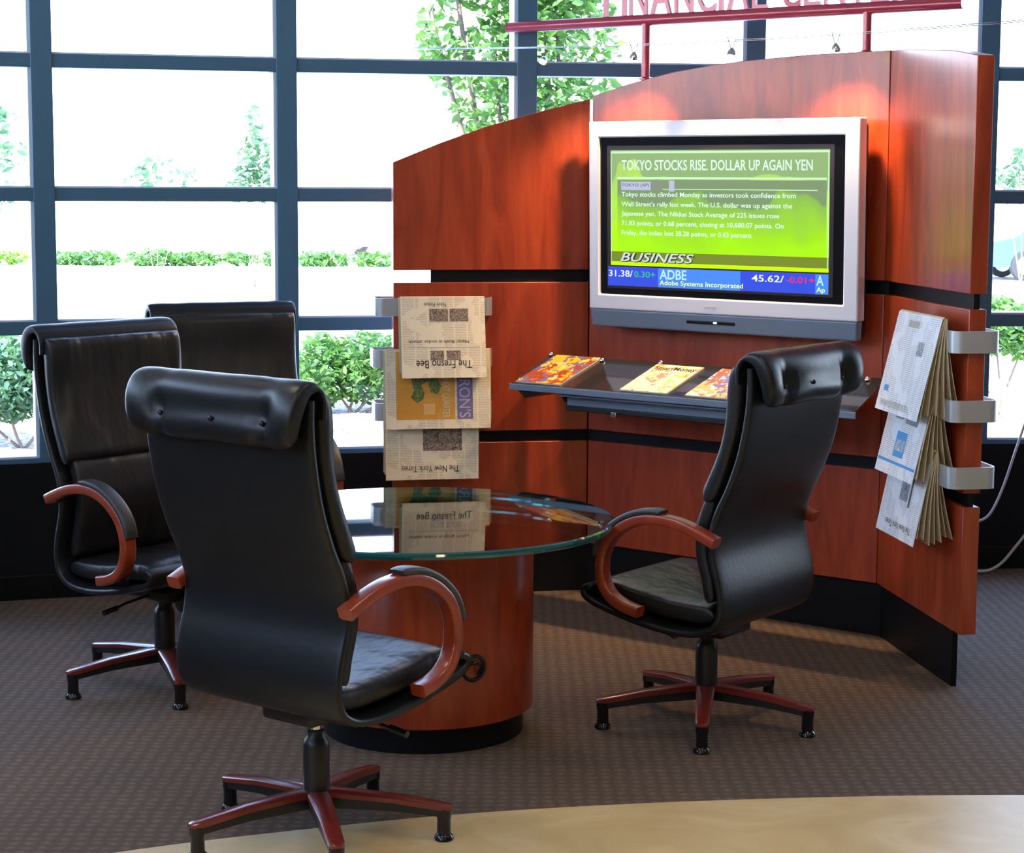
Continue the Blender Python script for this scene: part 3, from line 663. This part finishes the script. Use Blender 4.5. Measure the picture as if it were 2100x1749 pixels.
# ------------------------------------------------------------------ round glass table
TX, TY = -.272, 6.10
tb = empty('round_table', (TX, TY, 0), 'round glass topped table on a cherry wood drum between the chairs', 'table')
MB().lathe([(.31, 0), (.31, .085)], 96).build('kick_plate', M_core, tb, smooth=40)
MB().lathe([(.338, .080), (.341, .083), (.341, .628), (.338, .632)], 96).build('drum', M_drum, tb, smooth=40)
tg = MB().lathe([(.58, .641), (.602, .641), (.610, .645), (.612, .653), (.610, .660), (.604, .664), (.58, .664)], 128, Matrix.Translation((-.018, 0, 0))).build('glass_top', M_tglass, tb, smooth=22)
tg.data.materials.append(M_tedge)
for p in tg.data.polygons:
    if len(p.vertices) == 4 and abs(p.normal.z) < .93: p.material_index = 1
for k in range(4):
    a = R_(45+90*k); MB().lathe([(.016, .631), (.016, .6435)], 20, Matrix.Translation((.24*math.cos(a), .24*math.sin(a), 0))).build('spacer', M_chrome, tb, smooth=40)
ga = math.asin(.47); Mg = Matrix.Translation((.341*math.sin(ga), -.341*math.cos(ga), .262)) @ Matrix.Rotation(ga, 4, 'Z') @ Matrix.Rotation(R_(90), 4, 'X')
gr = MB().lathe([(.040, -.004), (.042, .004), (.038, .009), (.032, .009), (.031, -.002), (.001, -.003)], 32, Mg).build('cable_grommet', M_black, tb, smooth=40)
MB().tube([Mg @ Vector((-.02, .012, .004)), Mg @ Vector((0, .02, .018)), Mg @ Vector((.018, .005, .02)), Mg @ Vector((.01, -.018, .012))], .006, 8).build('plug', M_blackg, gr, smooth=60)

# ------------------------------------------------------------------ executive chairs
SHELL = [(-.300, 1.168), (-.301, 1.10), (-.294, 1.02), (-.272, .91), (-.236, .81), (-.200, .735), (-.180, .665), (-.182, .595), (-.203, .52), (-.212, .455), (-.196, .395), (-.140, .362), (-.05, .355), (.05, .365), (.15, .385), (.228, .405), (.272, .425), (.279, .447), (.258, .458)]
FLAP = [(-.262, 1.120), (-.262, 1.160), (-.274, 1.188), (-.300, 1.199), (-.330, 1.188), (-.350, 1.155), (-.358, 1.115), (-.354, 1.080), (-.338, 1.056)]
ARM = [(-.210, .648), (-.155, .670), (-.085, .692), (-.01, .700), (.055, .692), (.115, .665), (.168, .618), (.193, .555), (.189, .492), (.160, .446), (.11, .420), (.055, .408)]
def chair(name, x, y, ang, leg, label, lift=0.0, proto=None):
    root = empty(name, Matrix.Translation((x, y, 0)), label, 'chair', 'black leather executive chairs around the table')
    if proto:
        mapping = {}
        for c in proto.children:
            upper = c.get('_up', 0); d = c.copy(); COL.objects.link(d); d.parent = root
            if '_up' in d: del d['_up']
            mapping[d] = upper
            da = (ang-proto['_ang']) if upper else (leg-proto['_leg'])
            d.matrix_local = Matrix.Translation((0, 0, (lift-proto['_lift']) if upper == 1 else 0)) @ Matrix.Rotation(R_(da), 4, 'Z') @ c.matrix_basis
            for g in c.children:
                e = g.copy(); COL.objects.link(e); e.parent = d
        return root
    root['_ang'] = ang; root['_leg'] = leg; root['_lift'] = lift
    A = Matrix.Translation((0, 0, lift)) @ Matrix.Rotation(R_(ang), 4, 'Z')
    def up(o): o['_up'] = 1; return o
    up(slab(SHELL, .026, .57, 70, 32, 7).build('leather_shell', M_leather, root, smooth=60, M=A))
    wr = lambda s, yy, tt: (.0045*math.sin(yy*34+3*s)*math.sin(7*s+1)+.003*math.sin(yy*71))*(1 if tt < 0 else 0)
    up(slab([(-.252, 1.172), (-.243, 1.11), (-.236, 1.02), (-.214, .92), (-.180, .825), (-.155, .765)], pillow(.066, .12, .3), .556, 40, 40, 5, disp=wr).build('back_cushion', M_leather2, root, smooth=60, M=A))
    up(slab([(-.160, .775), (-.140, .72), (-.125, .66), (-.128, .59), (-.150, .51), (-.158, .455)], pillow(.060, .15, .3), .505, 30, 36, 5).build('lumbar_cushion', M_leather2, root, smooth=60, M=A))
    seat = up(slab([(-.175, .415), (-.10, .412), (.0, .418), (.09, .430), (.18, .444), (.258, .447)], pillow(.075, .14, .35), .505, 40, 40, 5).build('seat_cushion', M_leather2, root, smooth=60, M=A))
    btn = [(-.175, .70), (0, .70), (.175, .70)]
    def dim(s, yy, tt):
        if tt == 0: return 0
        k = 0
        for by, bs in btn: k += .75*math.exp(-((yy-by)**2/.0010+(s-bs)**2/.012))+.42*math.exp(-((yy-by)**2/.0028+(s-bs)**2/.06))
        crease = 0
        for by, bs in btn: crease += .45*math.exp(-((yy-by)**2/.00018))*max(0, 1-abs(s-.85)/.25)
        return (k+crease*.6)*(.031 if tt > 0 else 0)*(-1)
    fl = up(slab(FLAP, lambda s: (.018+.042*math.sin(math.pi*min(1, max(0, (s-.30)/.70)))**.7), lambda s: .578+.008*math.sin(math.pi*s)-(.0 if s < .55 else .045*((s-.55)/.45)**1.5)-(0 if s < .88 else .10*((s-.88)/.12)**3), 48, 72, 6,
             disp=dim).build('headrest_flap', M_leather, root, smooth=70, M=A))
    for by, bs in btn:
        MB().lathe([(.001, -.004), (.006, -.003), (.0075, 0), (.005, .004), (.001, .005)], 12, Matrix.Translation((-.358, by, 1.112)) @ Matrix.Rotation(R_(-90), 4, 'Y')).build('button', M_leather, fl, smooth=60)
    for sgn in (-1, 1):
        yy = sgn*.300
        arm = up(slab(ARM, .034, .048, 44, 20, 5, y0=yy).build('arm', M_arm, root, smooth=45, M=A))
        ap = [(a, b_) for a, b_ in ARM[2:8]]; P = catmull([Vector((a, 0, b_)) for a, b_ in ARM], 44); off = []
        for i in range(11, 29, 2):
            d = (P[i+1]-P[i-1]).normalized(); nn = Vector((-d.z, 0, d.x)); q = P[i]+nn*.023; off.append((q.x, q.z))
        up(slab(off, pillow(.020, .08, .5), .050, 24, 20, 4, y0=yy).build('arm_pad', M_pad, root, smooth=50, M=A))
        MB().tube([(-.175, sgn*.262, .652), (-.175, sgn*.30, .652)], .010, 12).build('bolt', M_black, arm, smooth=50)
        MB().tube([(.13, sgn*.255, .405), (.13, sgn*.30, .413)], .010, 12).build('bolt', M_black, arm, smooth=50)
    up(MB().box(-.11, .12, -.09, .09, .305, .350).build('tilt_mechanism', M_black, root, bevel=.012, M=A))
    up(MB().lathe([(.001, -.03), (.030, -.028), (.036, 0), (.036, .04), (.03, .05)], 20, Matrix.Translation((.12, .0, .300)) @ Matrix.Rotation(R_(50), 4, 'Y')).build('tension_knob', M_black, root, smooth=40, M=A))
    up(MB().tube([(.03, -.08, .325), (.03, -.19, .310), (.035, -.235, .300)], .005, 8).tube([(.035, -.225, .303), (.037, -.28, .295)], lambda s: .010, 10).build('height_lever', M_blackg, root, smooth=50, M=A))
    up(MB().lathe([(.013, .24-lift), (.013, .31)], 20).build('gas_lift', M_chrome, root, smooth=40, M=A))
    B0 = Matrix.Rotation(R_(leg), 4, 'Z')
    def lo(o): o['_up'] = 0; return o
    lo(MB().lathe([(.033, .085), (.035, .10), (.035, .245), (.030, .262), (.024, .268), (.022, .285), (.012, .287)], 28).build('column_sleeve', M_black, root, smooth=40, M=B0))
    for k in range(5):
        Mk = B0 @ Matrix.Rotation(R_(72*k), 4, 'Z'); R1, zt0, zt1 = .345, .128, .098
        rg = []
        for r, z, w, t in ((.02, zt0, .058, .016), (.06, zt0, .058, .016), (.2, (zt0+zt1)/2+.004, .048, .016), (.33, zt1, .040, .016), (R1, zt1-.002, .034, .014), (R1+.010, zt1-.006, .022, .008)):
            rg.append([(r, -w/2, z-t), (r, w/2, z-t), (r, w/2, z-.004), (r, w/2-.006, z), (r, -w/2+.006, z), (r, -w/2, z-.004)])
        lg = lo(MB().rings(rg).build('leg', M_legw, root, smooth=35, M=Mk))
        rg = [[(r, -w/2, z-t-.028*(1-.35*r/.34)), (r, w/2, z-t-.028*(1-.35*r/.34)), (r, w/2, z-t), (r, -w/2, z-t)] for r, z, w, t in ((.02, zt0, .052, .016), (.2, (zt0+zt1)/2+.004, .042, .016), (.34, zt1, .034, .016))]
        MB().rings(rg).build('leg_underside', M_black, lg, smooth=35)
        MB().lathe([(.024, 0), (.026, .004), (.024, .012), (.0185, .018), (.0175, .055), (.020, .066), (.020, .084)], 20, Matrix.Translation((R1-.012, 0, 0))).build('glide_foot', M_blackg, lg, smooth=35)
    return root
c1 = chair('executive_chair', -.504, 5.04, 52, -4, 'high backed black leather chair nearest the camera, seen from behind with raised chrome gas lift', .018)
chair('executive_chair', .615, 6.150, 143, 46.7, 'black leather chair on the right of the table, turned away in front of the shelf', -.006, c1)
chair('executive_chair', -1.170, 6.613, -41, 0, 'black leather chair at the left edge, facing the table, red arm loop in view', 0.0, c1)
chair('executive_chair', -1.015, 7.53, -66, 20, 'black leather chair furthest back by the window, mostly hidden behind the left chair', .005, c1)
for k in ('_ang', '_leg', '_lift'): del c1[k]
for c in c1.children:
    if '_up' in c: del c['_up']

# ------------------------------------------------------------------ cables at the right
cbl = MB().tube(catmull([(1.80, 8.3, .24), (1.90, 8.38, .245), (1.96, 8.4, .259), (2.03, 8.4, .29), (2.09, 8.42, .40), (2.15, 8.44, .577), (2.22, 8.5, .75)], 30), .006, 8).build('power_cable', M_white, smooth=60)
tag(cbl, 'thin pale cable looping up the dark wall at right, the upper one', 'cable')
cbl = MB().tube(catmull([(1.80, 8.5, .009), (1.95, 8.57, .009), (2.03, 8.6, .009), (2.09, 8.61, .012), (2.15, 8.62, .045), (2.21, 8.62, .12), (2.30, 8.62, .24)], 30), .007, 8).build('power_cable', M_white, smooth=60)
tag(cbl, 'thin pale cable lying on the carpet behind the right panel end, rising to the right', 'cable')

# ------------------------------------------------------------------ outside
GZ = -.45
structure(MB().box(-70, 70, 9.3, 140, GZ-.2, GZ).build('ground', M_ground))
def foliage(m, blobs, n, size, seed, squash=1.0):
    rnd = random.Random(seed); tot = sum(b_[6] if len(b_) > 6 else b_[3]*b_[4]*b_[5] for b_ in blobs)
    for (x, y, z, rx, ry, rz, *rest) in blobs:
        wgt = rest[0] if rest else rx*ry*rz
        for _ in range(int(n*wgt/tot)):
            while True:
                a, b_, c = rnd.uniform(-1, 1), rnd.uniform(-1, 1), rnd.uniform(-1, 1)
                if a*a+b_*b_+c*c < 1: break
            p = Vector((x+a*rx, y+b_*ry, z+c*rz)); s = size*rnd.uniform(.6, 1.4)
            q = Euler((rnd.uniform(-1.2, 1.2), rnd.uniform(-1.2, 1.2), rnd.uniform(0, 6.28))).to_matrix()
            vs = [p+q @ Vector(w_)*s for w_ in ((0, -1, 0), (.42, -.2, .08), (.30, .45, .05), (0, 1, 0), (-.30, .45, .05), (-.42, -.2, .08))]
            m.add(vs, [(0, 1, 2, 3), (0, 3, 4, 5)])
    return m
def plant(name, label, cat, base, blobs, n, size, seed, leafm, trunk=None, group=None, trunks=1):
    t = empty(name, base, label, cat, group); B = Vector(base)
    bl = [(b_[0]-B.x, b_[1]-B.y, b_[2]-B.z, *b_[3:]) for b_ in blobs]
    foliage(MB(), bl, n, size, seed).build('foliage', leafm, t)
    rnd = random.Random(seed+1); tm = MB()
    for b_ in bl:
        r0 = trunk or .02
        a = Vector((rnd.uniform(-.05, .05), rnd.uniform(-.05, .05), 0)); c = Vector(b_[:3])
        tm.tube(catmull([a, a*.6+c*.35+Vector((rnd.uniform(-.05, .05), 0, 0)), c, c+Vector((rnd.uniform(-.2, .2)*b_[3], 0, b_[5]*.7))], 10), lambda s: r0*(1-.75*s), 7)
    tm.build('trunk', M_bark, t, smooth=60)
    return t
plant('leafy_tree', 'leafy green tree outside the window rising behind the curved partition top', 'tree', (.25, 13.6, GZ),
      [(.30, 13.6, 2.5, .42, .5, .75), (.10, 13.5, 3.4, .60, .6, .8), (.42, 13.8, 1.9, .28, .4, .3), (-.42, 13.4, 3.2, .30, .4, .35), (-.50, 13.4, 2.6, .16, .3, .3), (-.12, 13.5, 2.35, .36, .4, .42), (-.05, 13.5, 1.75, .35, .4, .2), (.2, 13.6, 4.4, .8, .7, .6)], 11500, .043, 3, M_leaf, .03)
plant('garden_shrub', 'green shrub outside the lowest pane left of the partition', 'shrub', (-1.45, 18.0, GZ),
      [(-1.72, 18.0, -.02, .26, .4, .34), (-1.35, 18.1, .0, .32, .4, .34), (-.95, 18.0, .02, .34, .4, .36), (-.5, 18, .1, .4, .4, .4)], 6500, .042, 5, M_leaf, .015, 'shrubs planted outside the window')
plant('garden_shrub', 'dense dark green shrub outside the lowest pane at far left', 'shrub', (-3.8, 15.5, GZ),
      [(-3.95, 15.5, .14, .36, .4, .35), (-3.55, 15.6, .10, .3, .3, .32), (-4.4, 15.6, .14, .4, .4, .36)], 6500, .04, 8, M_leaf2, .015, 'shrubs planted outside the window')
plant('garden_shrub', 'green shrub outside the narrow pane right of the partition', 'shrub', (4.45, 18.0, GZ),
      [(4.35, 18, .42, .28, .4, .27), (4.65, 18, .36, .28, .35, .27), (4.0, 18, .3, .35, .4, .3)], 3800, .042, 12, M_leaf, .015, 'shrubs planted outside the window')
structure(MB().box(-8, -3.2, 14.2, 18.0, GZ, GZ+.05).build('ground_bed', M_mulch)); structure(MB().box(-3.0, .6, 16.8, 18.9, GZ, GZ+.05).build('ground_bed.001', M_mulch))
def hedge(x0, x1, lb, seed, lm=M_leaf):
    y = 49.6; x0 *= .93; x1 *= .93; n = max(2, int((x1-x0)/.9)); rnd = random.Random(seed)
    plant('low_hedge', lb, 'hedge', ((x0+x1)/2, y, GZ), [(x0+(x1-x0)*(k+.5)/n, y, GZ+.17, (x1-x0)/n*.75, .5, rnd.uniform(.15, .23)) for k in range(n)], int(950*(x1-x0)/3), .09, seed, lm, .02, 'low hedges beyond the car park')
hedge(-12.3, -10.6, 'low hedge clump in the middle bay at left, left of the long hedge', 21)
hedge(-10.1, -6.9, 'longest low hedge seen through the middle left bay', 22)
hedge(-6.6, -6.25, 'short tip of low hedge beside the second window mullion', 23)
hedge(-5.7, -4.5, 'low hedge just right of the second window mullion', 24)
hedge(-4.2, -3.3, 'small low hedge next to the partition left end', 25)
hedge(-14.5, -13.1, 'low hedge at the far left edge of the view', 26, M_leaf3)
plant('young_conifer', 'slender young tree beyond the hedge in the middle left bay', 'tree', (-5.15, 40, GZ), [(-5.15, 40, 2.7, .18, .2, .45), (-5.10, 40, 2.1, .42, .3, .5), (-5.05, 40, 1.6, .7, .4, .4), (-5.5, 40, 1.3, .3, .3, .1)], 520, .09, 31, M_leaf2, .012)
plant('young_tree', 'faint small tree beyond the car park, left of the slender one', 'tree', (-7.3, 41, GZ), [(-7.3, 41, 1.85, .55, .4, .35), (-6.7, 41, 1.75, .3, .3, .25), (-7.6, 41, 1.55, .4, .3, .2)], 110, .09, 33, M_leaf2, .01)
plant('street_tree', 'leafy branches of a tree at the far left edge', 'tree', (-8.1, 30, GZ), [(-7.7, 30, 2.55, .55, .4, .25), (-7.7, 30, 2.05, .6, .4, .25), (-7.6, 30, 1.45, .5, .4, .2), (-7.9, 30, 1.2, .4, .4, .2), (-8.3, 30, 2.7, .8, .6, .6)], 520, .09, 35, M_leaf2, .012)
plant('bare_tree', 'thin branched tree outside the narrow pane at far right', 'tree', (9.9, 39, GZ), [(9.8, 39, 1.95, .25, .3, .5), (9.5, 39, 1.75, .3, .3, .25)], 140, .09, 37, M_leaf2, .02)

def car(x, y, ang, body, label, tyre=(.03, .03, .035)):
    t = empty('parked_car', Matrix.Translation((x, y, GZ)) @ Matrix.Rotation(R_(ang), 4, 'Z'), label, 'car')
    prof_ = [(-2.2, .30), (-2.22, .62), (-2.15, .86), (-1.55, .95), (-1.05, 1.32), (-.3, 1.42), (.45, 1.38), (1.0, 1.02), (1.75, .90), (2.15, .72), (2.22, .42), (2.15, .26)]
    rg = []
    for yy, k in ((-.86, .93), (-.80, 1.0), (.80, 1.0), (.86, .93)):
        rg.append([(a*(1 if k == 1 else .985), yy*(1 if z < .95 else .82), z*(1 if k == 1 else .97)+(.0 if k == 1 else .01)) for a, z in prof_])
    bd = MB().rings(rg).build('body', body, t, smooth=40)
    gl = mat('car_glass', (.10, .16, .25), .08, coat=1)
    for s in (-1, 1):
        y1 = s*.715; MB().add([(-1.25, s*.80, .97), (-.12, s*.80, .97), (-.12, y1, 1.33), (-.90, y1, 1.31)], [(0, 1, 2, 3)]).build('side_window', gl, bd)
        MB().add([(-.04, s*.80, .97), (.86, s*.80, .99), (.42, y1, 1.32), (-.04, y1, 1.335)], [(0, 1, 2, 3)]).build('side_window', gl, bd)
    for a in (-1.4, 1.4):
        for s in (-1, 1):
            wh = MB().lathe([(.20, -.10), (.31, -.10), (.33, -.06), (.33, .06), (.31, .10), (.20, .10)], 24, Matrix.Translation((a, s*.80, .33)) @ Matrix.Rotation(R_(90), 4, 'X')).build('wheel', mat('tyre_rubber_%s' % body.name, tyre, .8), t, smooth=40)
            MB().lathe([(.02, -.11), (.20, -.105), (.20, .105), (.02, .11)], 20, Matrix.Translation((a, s*.80, .33)) @ Matrix.Rotation(R_(90), 4, 'X')).build('hubcap', mat('hubcap_silver', (.6, .6, .62), .35, .6), wh, smooth=40)
    MB().box(-2.23, -2.15, -.7, .7, .62, .74).build('tail_light', mat('tail_red', (.5, .03, .03), .3), t, bevel=.01)
    return t
car(12.6, 45, 4, mat('car_blue_paint', (.02, .05, .22), .2, coat=1), 'blue car parked beyond the narrow pane at the far right')
car(-3.2, 57, 172, mat('car_white_paint', (.80, .74, .74), .3, coat=1), 'pale car parked beyond the low hedge near the partition left end', (.34, .24, .25))  # pale tyre colour paints in the overexposure outside
